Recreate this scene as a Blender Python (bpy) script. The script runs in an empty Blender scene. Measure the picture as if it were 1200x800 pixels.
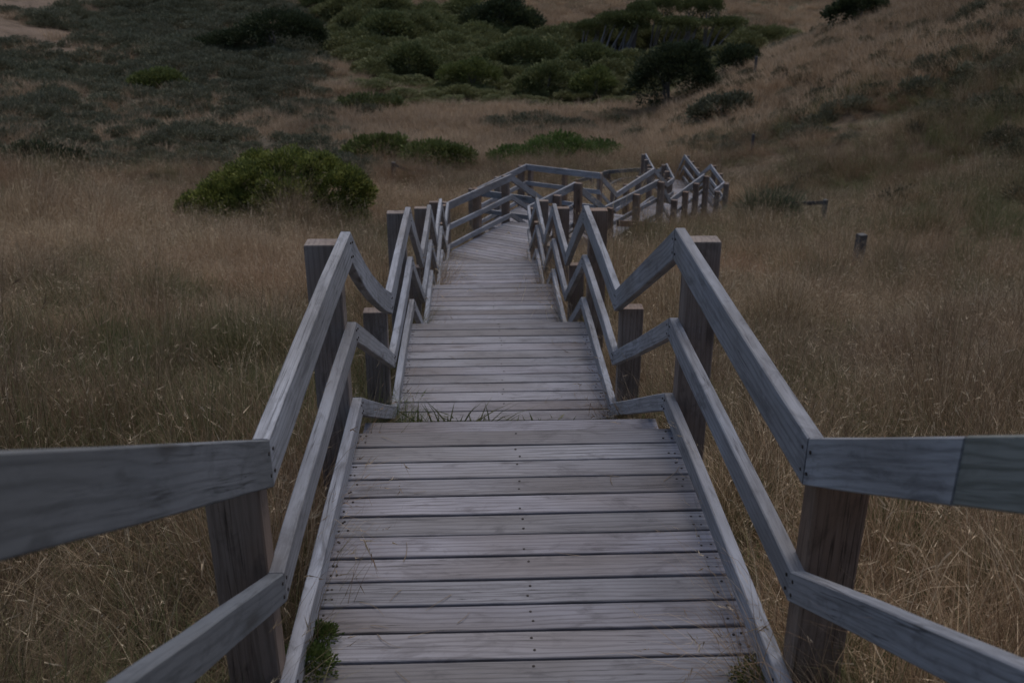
import bpy, math, random
import numpy as np
from mathutils import Vector, Matrix
random.seed(7); RNG = np.random.default_rng(7)
sc = bpy.context.scene
COL = sc.collection

# ------------------------------------------------------------------ camera, sky, sun, exposure
cam_d = bpy.data.cameras.new("camera"); cam = bpy.data.objects.new("camera", cam_d); COL.objects.link(cam)
cam.location = (0, 0, 0)
PITCH = math.radians(23.2)
cam.rotation_euler = (math.pi/2 - PITCH, 0, 0)
cam_d.sensor_fit = 'HORIZONTAL'; cam_d.sensor_width = 36; cam_d.lens = 35.0
cam_d.clip_start = 0.05; cam_d.clip_end = 3000
cam_d.dof.use_dof = True; cam_d.dof.focus_distance = 4.6; cam_d.dof.aperture_fstop = 4.5
sc.camera = cam

SUN_EL, SUN_AZ = math.radians(68), math.radians(25)      # azimuth measured clockwise from +Y
w = bpy.data.worlds.new("World"); sc.world = w; w.use_nodes = True
nt = w.node_tree; bg = nt.nodes["Background"]
sky = nt.nodes.new("ShaderNodeTexSky"); sky.sky_type = 'NISHITA'; sky.sun_disc = False
sky.sun_elevation = SUN_EL; sky.sun_rotation = SUN_AZ
sky.air_density = 1.0; sky.dust_density = 2.0; sky.ozone_density = 1.6
nt.links.new(sky.outputs[0], bg.inputs[0]); bg.inputs[1].default_value = 0.09
sun_d = bpy.data.lights.new("sun", 'SUN'); sun = bpy.data.objects.new("sun", sun_d); COL.objects.link(sun)
sun_d.energy = 1.0; sun_d.angle = math.radians(50); sun_d.color = (1.0, 0.94, 0.88)
sd = Vector((math.sin(SUN_AZ)*math.cos(SUN_EL), math.cos(SUN_AZ)*math.cos(SUN_EL), math.sin(SUN_EL)))
sun.rotation_euler = sd.to_track_quat('Z', 'Y').to_euler(); sun.location = (0, -5, 30)
vs = sc.view_settings; vs.view_transform = 'Standard'; vs.look = 'None'; vs.gamma = 1
vs.exposure = 0.36
sc.cycles.max_bounces = 7; sc.cycles.diffuse_bounces = 4; sc.cycles.transmission_bounces = 6

# ------------------------------------------------------------------ helpers
def tag(o, label=None, cat=None, group=None, kind=None):
    if label: o["label"] = label
    if cat: o["category"] = cat
    if group: o["group"] = group
    if kind: o["kind"] = kind
    return o

def empty(name, loc, label, cat, group=None):
    o = bpy.data.objects.new(name, None); COL.objects.link(o); o.location = loc
    o.empty_display_size = .2
    return tag(o, label, cat, group)

def link(name, me, mat, parent=None, loc=(0, 0, 0), mtx=None):
    """mtx is a world matrix; parents are unrotated empties (or meshes) at a known location"""
    o = bpy.data.objects.new(name, me); COL.objects.link(o)
    if mat and not me.materials: me.materials.append(mat)
    m = mtx.copy() if mtx else Matrix.Translation(loc)
    if parent:
        o.parent = parent
        m = Matrix.Translation(-Vector(parent.location)) @ m
    o.matrix_basis = m
    return o

def mesh(name, verts, faces, mat=None, v=None, smooth=False):
    me = bpy.data.meshes.new(name)
    verts = np.asarray(verts, np.float32)
    if isinstance(faces, np.ndarray):
        n, k = faces.shape
        me.vertices.add(len(verts)); me.vertices.foreach_set("co", verts.ravel())
        me.loops.add(n*k); me.loops.foreach_set("vertex_index", faces.ravel().astype(np.int32))
        me.polygons.add(n); me.polygons.foreach_set("loop_start", np.arange(0, n*k, k, dtype=np.int32))
        me.update(calc_edges=True)
    else:
        me.from_pydata([tuple(map(float, p)) for p in verts], [], faces); me.update()
    if v is not None:
        a = me.attributes.new("v", 'FLOAT', 'POINT'); a.data.foreach_set("value", np.asarray(v, np.float32))
    if smooth: me.polygons.foreach_set("use_smooth", [True]*len(me.polygons))
    if mat: me.materials.append(mat)
    return me

# ------------------------------------------------------------------ materials
def new_mat(name):
    m = bpy.data.materials.new(name); m.use_nodes = True
    n = m.node_tree; b = n.nodes["Principled BSDF"]
    return m, n, b
def N(n, t, **kw):
    x = n.nodes.new(t)
    for k, val in kw.items(): setattr(x, k, val)
    return x
def L(n, a, b): n.links.new(a, b)
def ramp(n, src, stops):
    r = N(n, "ShaderNodeValToRGB"); e = r.color_ramp.elements
    while len(e) < len(stops): e.new(.5)
    for i, (p, c) in enumerate(stops):
        e[i].position = p; e[i].color = (*c, 1) if len(c) == 3 else c
    L(n, src, r.inputs[0]); return r
def g(x): return (x, x, x)
def mix(n, a, b, fac, mode='MIX'):
    m = N(n, "ShaderNodeMix", data_type='RGBA', blend_type=mode)
    for sock, val in ((m.inputs[0], fac), (m.inputs[6], a), (m.inputs[7], b)):
        if hasattr(val, 'links'): L(n, val, sock)
        elif isinstance(val, (int, float)): sock.default_value = val
        else: sock.default_value = (*val, 1)
    return m.outputs[2]
def math_(n, op, a, b=None):
    m = N(n, "ShaderNodeMath", operation=op)
    for i, val in enumerate((a, b)):
        if val is None: continue
        if hasattr(val, 'links'): L(n, val, m.inputs[i])
        else: m.inputs[i].default_value = val
    return m.outputs[0]

def wood(name, dark, mid, light, brown, brown_amt=.35, rings=.5, tint=(1, 1, 1), rough=.8, algae=None, crack=.55, rnd=.2, bands='Z', dist=9):
    m, n, b = new_mat(name)
    tc = N(n, "ShaderNodeTexCoord"); oi = N(n, "ShaderNodeObjectInfo")
    off = N(n, "ShaderNodeVectorMath", operation='SCALE'); cmb = N(n, "ShaderNodeCombineXYZ")
    L(n, oi.outputs["Random"], cmb.inputs[0])
    L(n, math_(n, 'FRACT', math_(n, 'MULTIPLY', oi.outputs["Random"], 17.3)), cmb.inputs[1])
    L(n, math_(n, 'FRACT', math_(n, 'MULTIPLY', oi.outputs["Random"], 41.7)), cmb.inputs[2])
    L(n, cmb.outputs[0], off.inputs[0]); off.inputs[3].default_value = 37.0
    add = N(n, "ShaderNodeVectorMath", operation='ADD'); L(n, tc.outputs["Object"], add.inputs[0]); L(n, off.outputs[0], add.inputs[1])
    P = add.outputs[0]
    def mp(s):
        x = N(n, "ShaderNodeMapping"); x.inputs["Scale"].default_value = s; L(n, P, x.inputs[0]); return x.outputs[0]
    def noise(s, sc_=1, det=4, ro=.55, dist=0):
        x = N(n, "ShaderNodeTexNoise"); L(n, mp(s), x.inputs["Vector"]); x.inputs["Scale"].default_value = sc_
        x.inputs["Detail"].default_value = det; x.inputs["Roughness"].default_value = ro; x.inputs["Distortion"].default_value = dist
        return x.outputs[0]
    grain = noise((1.9, 34, 34), 1, 7, .68, .6)
    fine = noise((9, 230, 230), 1, 4, .62)
    blotch = noise((2.2, 5, 5), 1, 4, .6)
    big = noise((.7, 1.5, 1.5), 1, 2)
    wv = N(n, "ShaderNodeTexWave", wave_type='BANDS', bands_direction=bands); L(n, mp((.22, 1, 1)), wv.inputs["Vector"])
    wv.inputs["Scale"].default_value = 13; wv.inputs["Distortion"].default_value = dist; wv.inputs["Detail"].default_value = 2.5
    wv.inputs["Detail Scale"].default_value = .55
    # knots
    vo = N(n, "ShaderNodeTexVoronoi"); L(n, mp((1.5, 5.5, 5.5)), vo.inputs["Vector"]); vo.inputs["Scale"].default_value = 1.0
    sepc = N(n, "ShaderNodeSeparateColor"); L(n, vo.outputs["Color"], sepc.inputs[0])
    has = math_(n, 'GREATER_THAN', sepc.outputs[0], .58)
    kd = math_(n, 'ADD', vo.outputs["Distance"], math_(n, 'MULTIPLY', math_(n, 'SUBTRACT', grain, .5), .12))
    kr = ramp(n, kd, [(.0, g(1)), (.07, g(.85)), (.13, g(.25)), (.22, g(0))])
    knot = math_(n, 'MULTIPLY', kr.outputs[0], has)
    c = mix(n, mid, light, ramp(n, blotch, [(.3, g(0)), (.72, g(1))]).outputs[0])
    c = mix(n, c, brown, math_(n, 'MULTIPLY', ramp(n, big, [(.42, g(0)), (.62, g(1))]).outputs[0], brown_amt))
    c = mix(n, c, dark, math_(n, 'MULTIPLY', ramp(n, wv.outputs[0], [(.0, g(1)), (.28, g(.25)), (.6, g(0))]).outputs[0], rings))
    c = mix(n, c, dark, math_(n, 'MULTIPLY', ramp(n, grain, [(.30, g(1)), (.47, g(0))]).outputs[0], crack+.15))
    c = mix(n, c, light, math_(n, 'MULTIPLY', ramp(n, fine, [(.52, g(0)), (.75, g(1))]).outputs[0], .3))
    c = mix(n, c, dark, math_(n, 'MULTIPLY', ramp(n, fine, [(.28, g(1)), (.42, g(0))]).outputs[0], .38))
    c = mix(n, c, (dark[0]*.7, dark[1]*.6, dark[2]*.5), math_(n, 'MULTIPLY', knot, .8))
    stain = noise((5, 13, 13), 1, 5, .7, .6)
    c = mix(n, c, dark, math_(n, 'MULTIPLY', ramp(n, stain, [(.53, g(0)), (.68, g(1))]).outputs[0], .6))
    ck = noise((.9, 60, 60), 1, 2, .5, .2)
    ckm = noise((1.1, 9, 9), 1, 2)
    c = mix(n, c, (dark[0]*.45, dark[1]*.42, dark[2]*.4), math_(n, 'MULTIPLY', math_(n, 'MULTIPLY', ramp(n, ck, [(.484, g(0)), (.5, g(1)), (.516, g(0))]).outputs[0], ramp(n, ckm, [(.46, g(0)), (.56, g(1))]).outputs[0]), .85))
    if algae: c = mix(n, c, algae, math_(n, 'MULTIPLY', ramp(n, blotch, [(.25, g(.35)), (.6, g(.9))]).outputs[0], .5))
    br = math_(n, 'ADD', 1-rnd/2, math_(n, 'MULTIPLY', math_(n, 'FRACT', math_(n, 'MULTIPLY', oi.outputs["Random"], 7.9)), rnd))
    hs = N(n, "ShaderNodeHueSaturation"); L(n, br, hs.inputs["Value"]); L(n, c, hs.inputs["Color"])
    sat = math_(n, 'ADD', .75, math_(n, 'MULTIPLY', math_(n, 'FRACT', math_(n, 'MULTIPLY', oi.outputs["Random"], 29.1)), .5)); L(n, sat, hs.inputs["Saturation"])
    L(n, hs.outputs[0], b.inputs["Base Color"])
    b.inputs["Roughness"].default_value = rough; b.inputs["Specular IOR Level"].default_value = .3
    bh = math_(n, 'ADD', math_(n, 'MULTIPLY', grain, .7), math_(n, 'ADD', math_(n, 'MULTIPLY', fine, .35), math_(n, 'MULTIPLY', knot, -.3)))
    bm = N(n, "ShaderNodeBump"); bm.inputs["Strength"].default_value = .4; bm.inputs["Distance"].default_value = .004
    L(n, bh, bm.inputs["Height"]); L(n, bm.outputs[0], b.inputs["Normal"])
    return m

M = {}
M['rail'] = wood("weathered_rail_wood", (.095, .09, .09), (.235, .235, .245), (.37, .375, .40), (.185, .16, .135), .45, .35, rnd=.26)
M['plank'] = wood("weathered_plank_wood", (.10, .09, .092), (.228, .217, .23), (.318, .308, .33), (.16, .135, .118), .65, .5, rnd=.3, bands='Y')
M['post'] = wood("post_wood", (.08, .057, .042), (.21, .155, .117), (.30, .24, .20), (.19, .12, .082), .85, .28)
M['algae'] = wood("damp_rail_wood", (.09, .09, .08), (.225, .226, .21), (.32, .32, .305), (.17, .16, .14), .35, .9, algae=(.215, .222, .19), dist=14)
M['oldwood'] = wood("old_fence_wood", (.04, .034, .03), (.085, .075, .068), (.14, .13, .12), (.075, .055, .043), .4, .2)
def plain(name, c, r=.6, metal=0):
    m, n, b = new_mat(name); b.inputs["Base Color"].default_value = (*c, 1); b.inputs["Roughness"].default_value = r
    b.inputs["Metallic"].default_value = metal; return m
M['darkrail'] = wood("dark_rail_wood", (.06, .06, .06), (.12, .125, .13), (.18, .185, .195), (.10, .095, .08), .35, .35)  # darker rail wood; near-left rail's vignette dimming is mixed into this colour
M['screw'] = plain("rusted_screw", (.03, .022, .018), .7, .3)

def leafmat(name, stops, tint_amt=.0, tint_col=(.2, .15, .08), rough=.65, trans=.25, spec=.2, val=.35):
    """stops: colour ramp over the per-leaf attribute v; tint: per-instance attribute 0..1"""
    m, n, b = new_mat(name)
    a = N(n, "ShaderNodeAttribute"); a.attribute_name = "v"
    t = N(n, "ShaderNodeAttribute"); t.attribute_type = 'INSTANCER'; t.attribute_name = "tint"
    c = ramp(n, a.outputs["Fac"], stops).outputs[0]
    if tint_amt: c = mix(n, c, tint_col, math_(n, 'MULTIPLY', t.outputs["Fac"], tint_amt))
    t2 = N(n, "ShaderNodeAttribute"); t2.attribute_type = 'INSTANCER'; t2.attribute_name = "val"
    if tint_amt:
        hs = N(n, "ShaderNodeHueSaturation"); L(n, c, hs.inputs["Color"])
        L(n, math_(n, 'ADD', 1-val/2, math_(n, 'MULTIPLY', t2.outputs["Fac"], val)), hs.inputs["Value"]); c = hs.outputs[0]
    L(n, c, b.inputs["Base Color"]); b.inputs["Roughness"].default_value = rough; b.inputs["Specular IOR Level"].default_value = spec
    if trans:
        tr = N(n, "ShaderNodeBsdfTranslucent"); L(n, c, tr.inputs[0])
        mx = N(n, "ShaderNodeMixShader"); mx.inputs[0].default_value = trans
        out = n.nodes["Material Output"]; L(n, b.outputs[0], mx.inputs[1]); L(n, tr.outputs[0], mx.inputs[2]); L(n, mx.outputs[0], out.inputs[0])
    return m
M['straw'] = leafmat("dry_straw", [(0, (.085, .06, .038)), (.4, (.225, .16, .094)), (.75, (.38, .285, .172)), (1, (.64, .52, .35))], .62, (.31, .165, .09), trans=.25, val=.9)
M['hillstraw'] = leafmat("hill_straw", [(0, (.16, .115, .073)), (.5, (.36, .265, .168)), (1, (.54, .42, .285))], .55, (.31, .205, .125), trans=.3, val=.8)
M['greengrass'] = leafmat("green_grass", [(0, (.06, .075, .028)), (.5, (.115, .13, .05)), (1, (.23, .22, .10))], .6, (.2, .16, .08), trans=.25)
M['scrub'] = leafmat("grey_scrub", [(0, (.07, .07, .04)), (.5, (.14, .138, .082)), (1, (.24, .232, .15))], .6, (.17, .135, .085), trans=.1)
M['hscrub'] = leafmat("brown_green_scrub", [(0, (.05, .05, .028)), (.5, (.10, .10, .055)), (1, (.17, .16, .09))], .6, (.15, .115, .07), trans=.15)
M['dark'] = leafmat("dark_leaves", [(0, (.032, .042, .02)), (.5, (.06, .074, .034)), (1, (.10, .115, .052))], .5, (.06, .06, .03), trans=.15)
M['thick'] = leafmat("thicket_leaves", [(0, (.07, .082, .03)), (.5, (.15, .165, .062)), (1, (.25, .255, .105))], .6, (.15, .115, .06), trans=.15)
M['bush'] = leafmat("yellow_green_leaves", [(0, (.045, .056, .016)), (.4, (.125, .145, .034)), (.75, (.25, .26, .06)), (1, (.38, .37, .11))], 0, trans=.2, spec=.3)
M['olive'] = leafmat("olive_leaves", [(0, (.06, .075, .022)), (.5, (.13, .15, .045)), (1, (.21, .22, .08))], 0, trans=.2)
M['bright'] = leafmat("fresh_green_leaves", [(0, (.05, .08, .02)), (.5, (.10, .145, .038)), (1, (.17, .215, .07))], 0, trans=.25)
M['weed'] = leafmat("weed_leaves", [(0, (.04, .065, .015)), (.5, (.085, .12, .03)), (1, (.15, .18, .055))], 0, trans=.3)
M['bark'] = wood("bark", (.05, .045, .04), (.12, .11, .10), (.2, .19, .18), (.09, .08, .07), .4, .1)
M['greybark'] = wood("pale_bark", (.08, .072, .066), (.16, .147, .138), (.25, .235, .22), (.15, .13, .12), .4, .1)

# ------------------------------------------------------------------ terrain height (camera height = 0)
_by = np.array([-400, -60, -30, 0, 3.3, 6.8, 10.4, 13.7, 18, 22, 26, 31, 36, 42, 55, 75, 100, 125, 160, 220, 400, 900.])
_bz = np.array([20, 10, 5.2, -1.8, -2.55, -3.5, -4.4, -5.22, -6.15, -7.02, -7.9, -8.8, -9.65, -10.4, -11.6, -12.6, -12.8, -10., -3, 8, 26, 40.])
_gy = np.arange(-400, 900, .5); _gz = np.interp(_gy, _by, _bz)
_k = np.hanning(11); _k /= _k.sum(); _gz = np.convolve(np.pad(_gz, 5, mode='edge'), _k, mode='valid')
_vy = np.array([-400, 0, 20, 30, 36, 45, 55, 75, 100, 140, 200, 900.]); _vx = np.array([16, 14, 11.5, 10.2, 9.5, 7.5, 7, 13, 25, 46, 78, 200.])
def sp(t, s): return s*np.logaddexp(0, t/s)
def H(x, y):
    x = np.asarray(x, float); y = np.asarray(y, float)
    z = np.interp(y, _gy, _gz)
    f = np.clip((y+5)/10, 0, 1)
    l = sp(-x-2.5, 1.0); z = z+f*1.7*(1-np.exp(-l*.07/1.7))
    z = z+.10*sp(-x-22, 4)*np.clip((y-30)/40, 0, 1)
    r = sp(x-np.interp(y, _vy, _vx), 2.0); z = z+.46*r*np.exp(-np.maximum(r-35, 0)/60)
    wgt = np.clip((np.abs(x-1.5)-2.5)/4, 0, 1); a = np.clip(y/60, .25, 1.5)
    z = z+wgt*a*(.22*np.sin(x*.43+1.3*np.sin(y*.21))*np.cos(y*.37+x*.11)+.35*np.sin(x*.13+y*.09)*np.sin(y*.11-x*.05+1))
    return z
def Hs(x, y): return float(H(x, y))

def vnoise(x, y, s, seed=0):
    """smooth value noise in 0..1"""
    x = np.asarray(x)/s+seed*17.13; y = np.asarray(y)/s+seed*5.71
    xi = np.floor(x); yi = np.floor(y); fx = x-xi; fy = y-yi
    fx = fx*fx*(3-2*fx); fy = fy*fy*(3-2*fy)
    def h(a, b): 
        t = np.sin(a*127.1+b*311.7+seed*74.7)*43758.5453; return t-np.floor(t)
    return (h(xi, yi)*(1-fx)+h(xi+1, yi)*fx)*(1-fy)+(h(xi, yi+1)*(1-fx)+h(xi+1, yi+1)*fx)*fy
def fbm(x, y, s, seed=0): return .55*vnoise(x, y, s, seed)+.3*vnoise(x, y, s/2.1, seed+3)+.15*vnoise(x, y, s/4.7, seed+7)

def zones(x, y):
    """amounts of grey scrub, sand, green growth on the ground"""
    x = np.asarray(x, float); y = np.asarray(y, float)
    n1 = fbm(x, y, 14, 1); n2 = fbm(x, y, 5, 2)
    edge = -6.5-.22*(y-48)+8*(n1-.5)+4*(n2-.5)
    scrub = np.clip((edge-x)/3, 0, 1)*(1-.65*np.clip((fbm(x, y, 8, 68)-.52)/.14, 0, 1))*np.clip((y-36.5-5*(n2-.5))/3, 0, 1)
    sand = np.clip((fbm(x, y, 9, 5)-.50+np.clip((-x-45)/22, -.6, .13)*1.0+np.clip((y-78)/60, -.3, .18))/.08, 0, 1)*(y > 55)*(x < -20)
    sand = np.maximum(sand, np.clip(1.6-np.hypot((x+44)/9., (y-87)/8.)-1.2*(n2-.5), 0, 1))
    green = np.clip((fbm(x, y, 11, 9)-.56)/.1, 0, 1)
    return scrub*(1-sand), sand, green

def ground():
    u = np.linspace(-1, 1, 260); X = np.sign(u)*(9*np.abs(u)+391*np.abs(u)**4)
    t = np.linspace(0, 1, 300); Y = -30+70*t+530*t**4
    gx, gy = np.meshgrid(X, Y); gz = H(gx, gy)
    s, sa, gr = zones(gx, gy)
    nx, ny = len(X), len(Y)
    idx = np.arange(nx*ny).reshape(ny, nx)
    f = np.stack([idx[:-1, :-1], idx[:-1, 1:], idx[1:, 1:], idx[1:, :-1]], -1).reshape(-1, 4)
    me = mesh("ground", np.stack([gx, gy, gz], -1).reshape(-1, 3), f, smooth=True)
    for nm, a in (("scrub", s), ("sand", sa), ("green", gr)):
        at = me.attributes.new(nm, 'FLOAT', 'POINT'); at.data.foreach_set("value", a.ravel().astype(np.float32))
    m, n, b = new_mat("hill_soil")
    tc = N(n, "ShaderNodeTexCoord")
    def nz(s_, d=5):
        x = N(n, "ShaderNodeTexNoise"); L(n, tc.outputs["Object"], x.inputs["Vector"]); x.inputs["Scale"].default_value = s_; x.inputs["Detail"].default_value = d
        x.inputs["Roughness"].default_value = .65; return x.outputs[0]
    def at_(nm):
        x = N(n, "ShaderNodeAttribute"); x.attribute_name = nm; return x.outputs["Fac"]
    c = mix(n, (.065, .048, .033), (.16, .116, .077), ramp(n, nz(1.3), [(.35, g(0)), (.65, g(1))]).outputs[0])
    c = mix(n, c, (.055, .06, .03), math_(n, 'MULTIPLY', at_("green"), ramp(n, nz(2.), [(.4, g(.2)), (.6, g(.9))]).outputs[0]))
    c = mix(n, c, (.10, .085, .06), math_(n, 'MULTIPLY', at_("scrub"), ramp(n, nz(.8), [(.35, g(.35)), (.6, g(1))]).outputs[0]))
    c = mix(n, c, (.19, .14, .102), math_(n, 'MULTIPLY', at_("sand"), ramp(n, nz(.35), [(.38, g(.3)), (.55, g(1))]).outputs[0]))
    c = mix(n, c, (.03, .027, .02), ramp(n, nz(9), [(.3, g(.6)), (.5, g(0))]).outputs[0])
    L(n, c, b.inputs["Base Color"]); b.inputs["Roughness"].default_value = .95; b.inputs["Specular IOR Level"].default_value = .1
    bm = N(n, "ShaderNodeBump"); bm.inputs["Strength"].default_value = .8; bm.inputs["Distance"].default_value = .15
    L(n, nz(4), bm.inputs["Height"]); L(n, bm.outputs[0], b.inputs["Normal"])
    o = link("ground", me, m); tag(o, "brown grassy hillside falling to a valley", kind="structure")
ground()

# ------------------------------------------------------------------ lofted timber pieces
def ring(a, b, c, d, ch):
    """8-point chamfered ring of a quad a(inner top) b(outer top) c(outer bottom) d(inner bottom)"""
    q = [Vector(p) for p in (a, b, c, d)]; out = []
    for i in range(4):
        p, prv, nxt = q[i], q[i-1], q[(i+1) % 4]
        out += [p+(prv-p).normalized()*ch, p+(nxt-p).normalized()*ch]
    return out
def loft(rings):
    k = len(rings[0]); v = [p for r in rings for p in r]; f = []
    for i in range(len(rings)-1):
        for j in range(k):
            f.append((i*k+j, i*k+(j+1) % k, (i+1)*k+(j+1) % k, (i+1)*k+j))
    f.append(tuple(reversed(range(k)))); n = len(rings)-1
    f.append(tuple(n*k+j for j in range(k)))
    return v, f
def frame(origin, xdir, zhint=(0, 0, 1)):
    x = Vector(xdir).normalized(); z = Vector(zhint); y = z.cross(x).normalized(); z = x.cross(y)
    m = Matrix((x, y, z)).transposed().to_4x4(); m.translation = origin
    return m
def piece(name, v, f, mat, parent, mtx):
    inv = mtx.inverted()
    me = mesh(name, [inv @ p for p in v], f, mat)
    import bmesh
    bm = bmesh.new(); bm.from_mesh(me); bmesh.ops.recalc_face_normals(bm, faces=bm.faces); bm.to_mesh(me); bm.free()
    return link(name, me, mat, parent, mtx=mtx)

def rail(name, p0, p1, o0, o1, ztop, zbot, parent, mat, sag=0., bow=0., n=5, jit=.0015, gap=.0014):
    """board between two plan points p=(x,y,z); o = outward offset vectors (mitred); vertical cut ends"""
    p0 = Vector(p0); p1 = Vector(p1); o0 = Vector((*o0, 0)); o1 = Vector((*o1, 0)); d = (p1-p0).normalized()
    rs = []
    for i in range(n+1):
        t = i/n; t_ = min(max(t, gap/(p1-p0).length), 1-gap/(p1-p0).length)
        p = p0.lerp(p1, t_); o = o0.lerp(o1, t_)
        k = 4*t*(1-t); p = p+Vector((0, 0, -sag*k+random.uniform(-jit, jit)))+o.normalized()*(bow*k+random.uniform(-jit, jit))
        up = Vector((0, 0, ztop)); dn = Vector((0, 0, zbot))
        rs.append(ring(p+up, p+o+up, p+o+dn, p+dn, .004))
    v, f = loft(rs)
    mid = (p0+p1)/2+Vector((0, 0, (ztop+zbot)/2))
    return piece(name, v, f, mat, parent, frame(mid, d))

def post(x, y, ztop, ang, wdt, dep, parent, mat, lean=0.):
    zb = Hs(x, y)-.35
    c, s = math.cos(ang), math.sin(ang); rt = Vector((c, s, 0))*wdt/2; fw = Vector((-s, c, 0))*dep/2
    rs = []
    for i, z in enumerate(np.linspace(zb, ztop, 5)):
        p = Vector((x+random.uniform(-.002, .002), y+random.uniform(-.002, .002), z))
        rs.append(ring(p-rt-fw, p+rt-fw, p+rt+fw, p-rt+fw, .005))
    top = [p+(Vector((x, y, ztop))-p)*.04+Vector((0, 0, .004)) for p in rs[-1]]; rs.append(top)
    v, f = loft(rs)
    return piece("post", v, f, mat, parent, frame((x, y, (zb+ztop)/2), (0, 0, 1), (c, s, 0)))

# ------------------------------------------------------------------ the walkway: plan of both handrails (inner faces) and their heights
def cc(D, s): return (.15-.034*D+s*.71, D+s*.024)
RH = .967     # handrail top above deck
Ds = [(.9, .48), (2.36, 1.268), (4.2, 1.268), (5.94, 2.20), (7.95, 2.20), (9.5, 3.11), (11.33, 3.11), (12.78, 3.95), (14.72, 3.95), (16.45, 4.82)]
Ds[0] = (.9, .50)
Lp = [(*cc(D-(.03 if i == 1 else 0), -1), -d) for i, (D, d) in enumerate(Ds)]; Rp = [(*cc(D-(.07 if i == 1 else 0), 1), -d) for i, (D, d) in enumerate(Ds)]
# level of the walkway that owns the rail starting at each vertex: (level, 'level'|'slope')
Lseg = [(1, 's')]+[(1, 'l'), (1, 's'), (2, 'l'), (2, 's'), (3, 'l'), (3, 's'), (4, 'l'), (4, 's')]
Rseg = list(Lseg)
Lseg[0] = Rseg[0] = (0, 's')
Lp += [(-1.15, 17.68, -4.82), (0, 19.82, -4.82), (.73, 21.19, -5.69), (-.83, 22.0, -5.69), (.36, 24.4, -5.69), (2.12, 23.5, -5.69), (2.7, 25.0, -6.56), (4.03, 27.7, -6.56),
       (4.7, 29.5, -7.43), (5.0, 30.1, -7.43), (5.05, 32.0, -7.43), (5.08, 34.6, -8.3), (5.08, 37.4, -8.3), (5.0, 38.5, -9.45), (4.25, 38.25, -9.45), (3.45, 37.0, -9.45)]
Lseg += [(5, 'l'), (5, 'l'), (5, 's'), (6, 'l'), (6, 'l'), (6, 'l'), (6, 's'), (7, 'l'), (7, 's'), (8, 'l'), (8, 'l'), (8, 's'), (9, 'l'), (9, 's'), (10, 'l'), (10, 'l')]
Rp += [(.277, 17.46, -4.82), (1.22, 19.19, -4.82), (1.95, 20.56, -5.69), (3.41, 22.9, -5.69), (3.95, 24.4, -6.56), (5.26, 27.0, -6.56),
       (5.9, 28.6, -7.43), (6.4, 29.6, -7.43), (6.42, 31.9, -7.43), (6.53, 34.2, -8.3), (6.48, 37.2, -8.3), (6.45, 38.8, -9.45), (5.3, 39.9, -9.45), (3.9, 39.5, -9.45), (2.6, 38.0, -9.45)]
Rseg += [(5, 'l'), (5, 'l'), (5, 's'), (6, 'l'), (6, 's'), (7, 'l'), (7, 's'), (8, 'l'), (8, 'l'), (8, 's'), (9, 'l'), (9, 's'), (10, 'l'), (10, 'l'), (10, 'l')]

def offsets(P, side, th):
    """mitred outward offset vectors"""
    out = []
    for i in range(len(P)):
        ns = []
        for a, b in ((i-1, i), (i, i+1)):
            if a < 0 or b >= len(P): continue
            d = Vector(P[b][:2])-Vector(P[a][:2]); d.normalize()
            ns.append(Vector((d.y, -d.x))*side)
        if len(ns) == 1: out.append(ns[0]*th)
        else:
            m = (ns[0]+ns[1]); m.normalize(); out.append(m*th/max(m.dot(ns[0]), .45))
    return out

WHERE = {0: ("above the camera end of", ""), 1: "the nearest platform", 2: "the second platform down", 3: "the third platform down", 4: "the fourth platform down",
         5: "the landing where the walk bends right", 6: "the wide landing below the bend", 7: "the sloping-away run beyond the wide landing",
         8: "the far run near the hill foot", 9: "the second last far run", 10: "the last far platform by the green creeper"}
RLAB = {(0, -1): "blurred dark timber handrail coming down from the camera, at the photo's left edge",
        (0, 1): "grey timber handrail with stained greenish board coming down at the photo's right edge",
        (1, -1): "weathered grey three-board handrail left of the nearest platform, with a bowed sloping board",
        (1, 1): "weathered grey three-board handrail right of the nearest platform, ending at a brown post",
        (2, -1): "weathered handrail left of the second platform down, beside the weed tuft",
        (2, 1): "weathered handrail right of the second platform down, beyond the tall peak",
        (3, -1): "weathered handrail left of the third platform down, short and steeply foreshortened",
        (3, 1): "weathered handrail right of the third platform down, short and steeply foreshortened",
        (4, -1): "pale handrail left of the fourth platform down, just before the bend",
        (4, 1): "pale handrail right of the fourth platform down, just before the bend",
        (5, -1): "long pale handrail left of the bend landing, running up to the right",
        (5, 1): "handrail right of the bend landing, ending at a tall brown post",
        (6, -1): "handrail round the left side of the wide landing, with one thick end board",
        (6, 1): "handrail right of the wide landing, dark posts standing in the grass",
        (7, -1): "far handrail on the left of the run beyond the wide landing",
        (7, 1): "far handrail on the right of the run beyond the wide landing, close-set dark posts",
        (8, -1): "small far handrail left of the run near the hill foot",
        (8, 1): "small far handrail right of the run near the hill foot, nearest the tussock",
        (9, -1): "tiny handrail left of the second last far run",
        (9, 1): "tiny handrail right of the second last far run",
        (10, -1): "farthest handrail, left side of the last platform by the green creeper",
        (10, 1): "farthest handrail, right side of the last platform by the green creeper"}
BOARDS = [("top_rail", 0, -.145), ("middle_rail", -.425, -.525), ("bottom_rail", -.805, -.90)]
RAILS = {}
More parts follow.
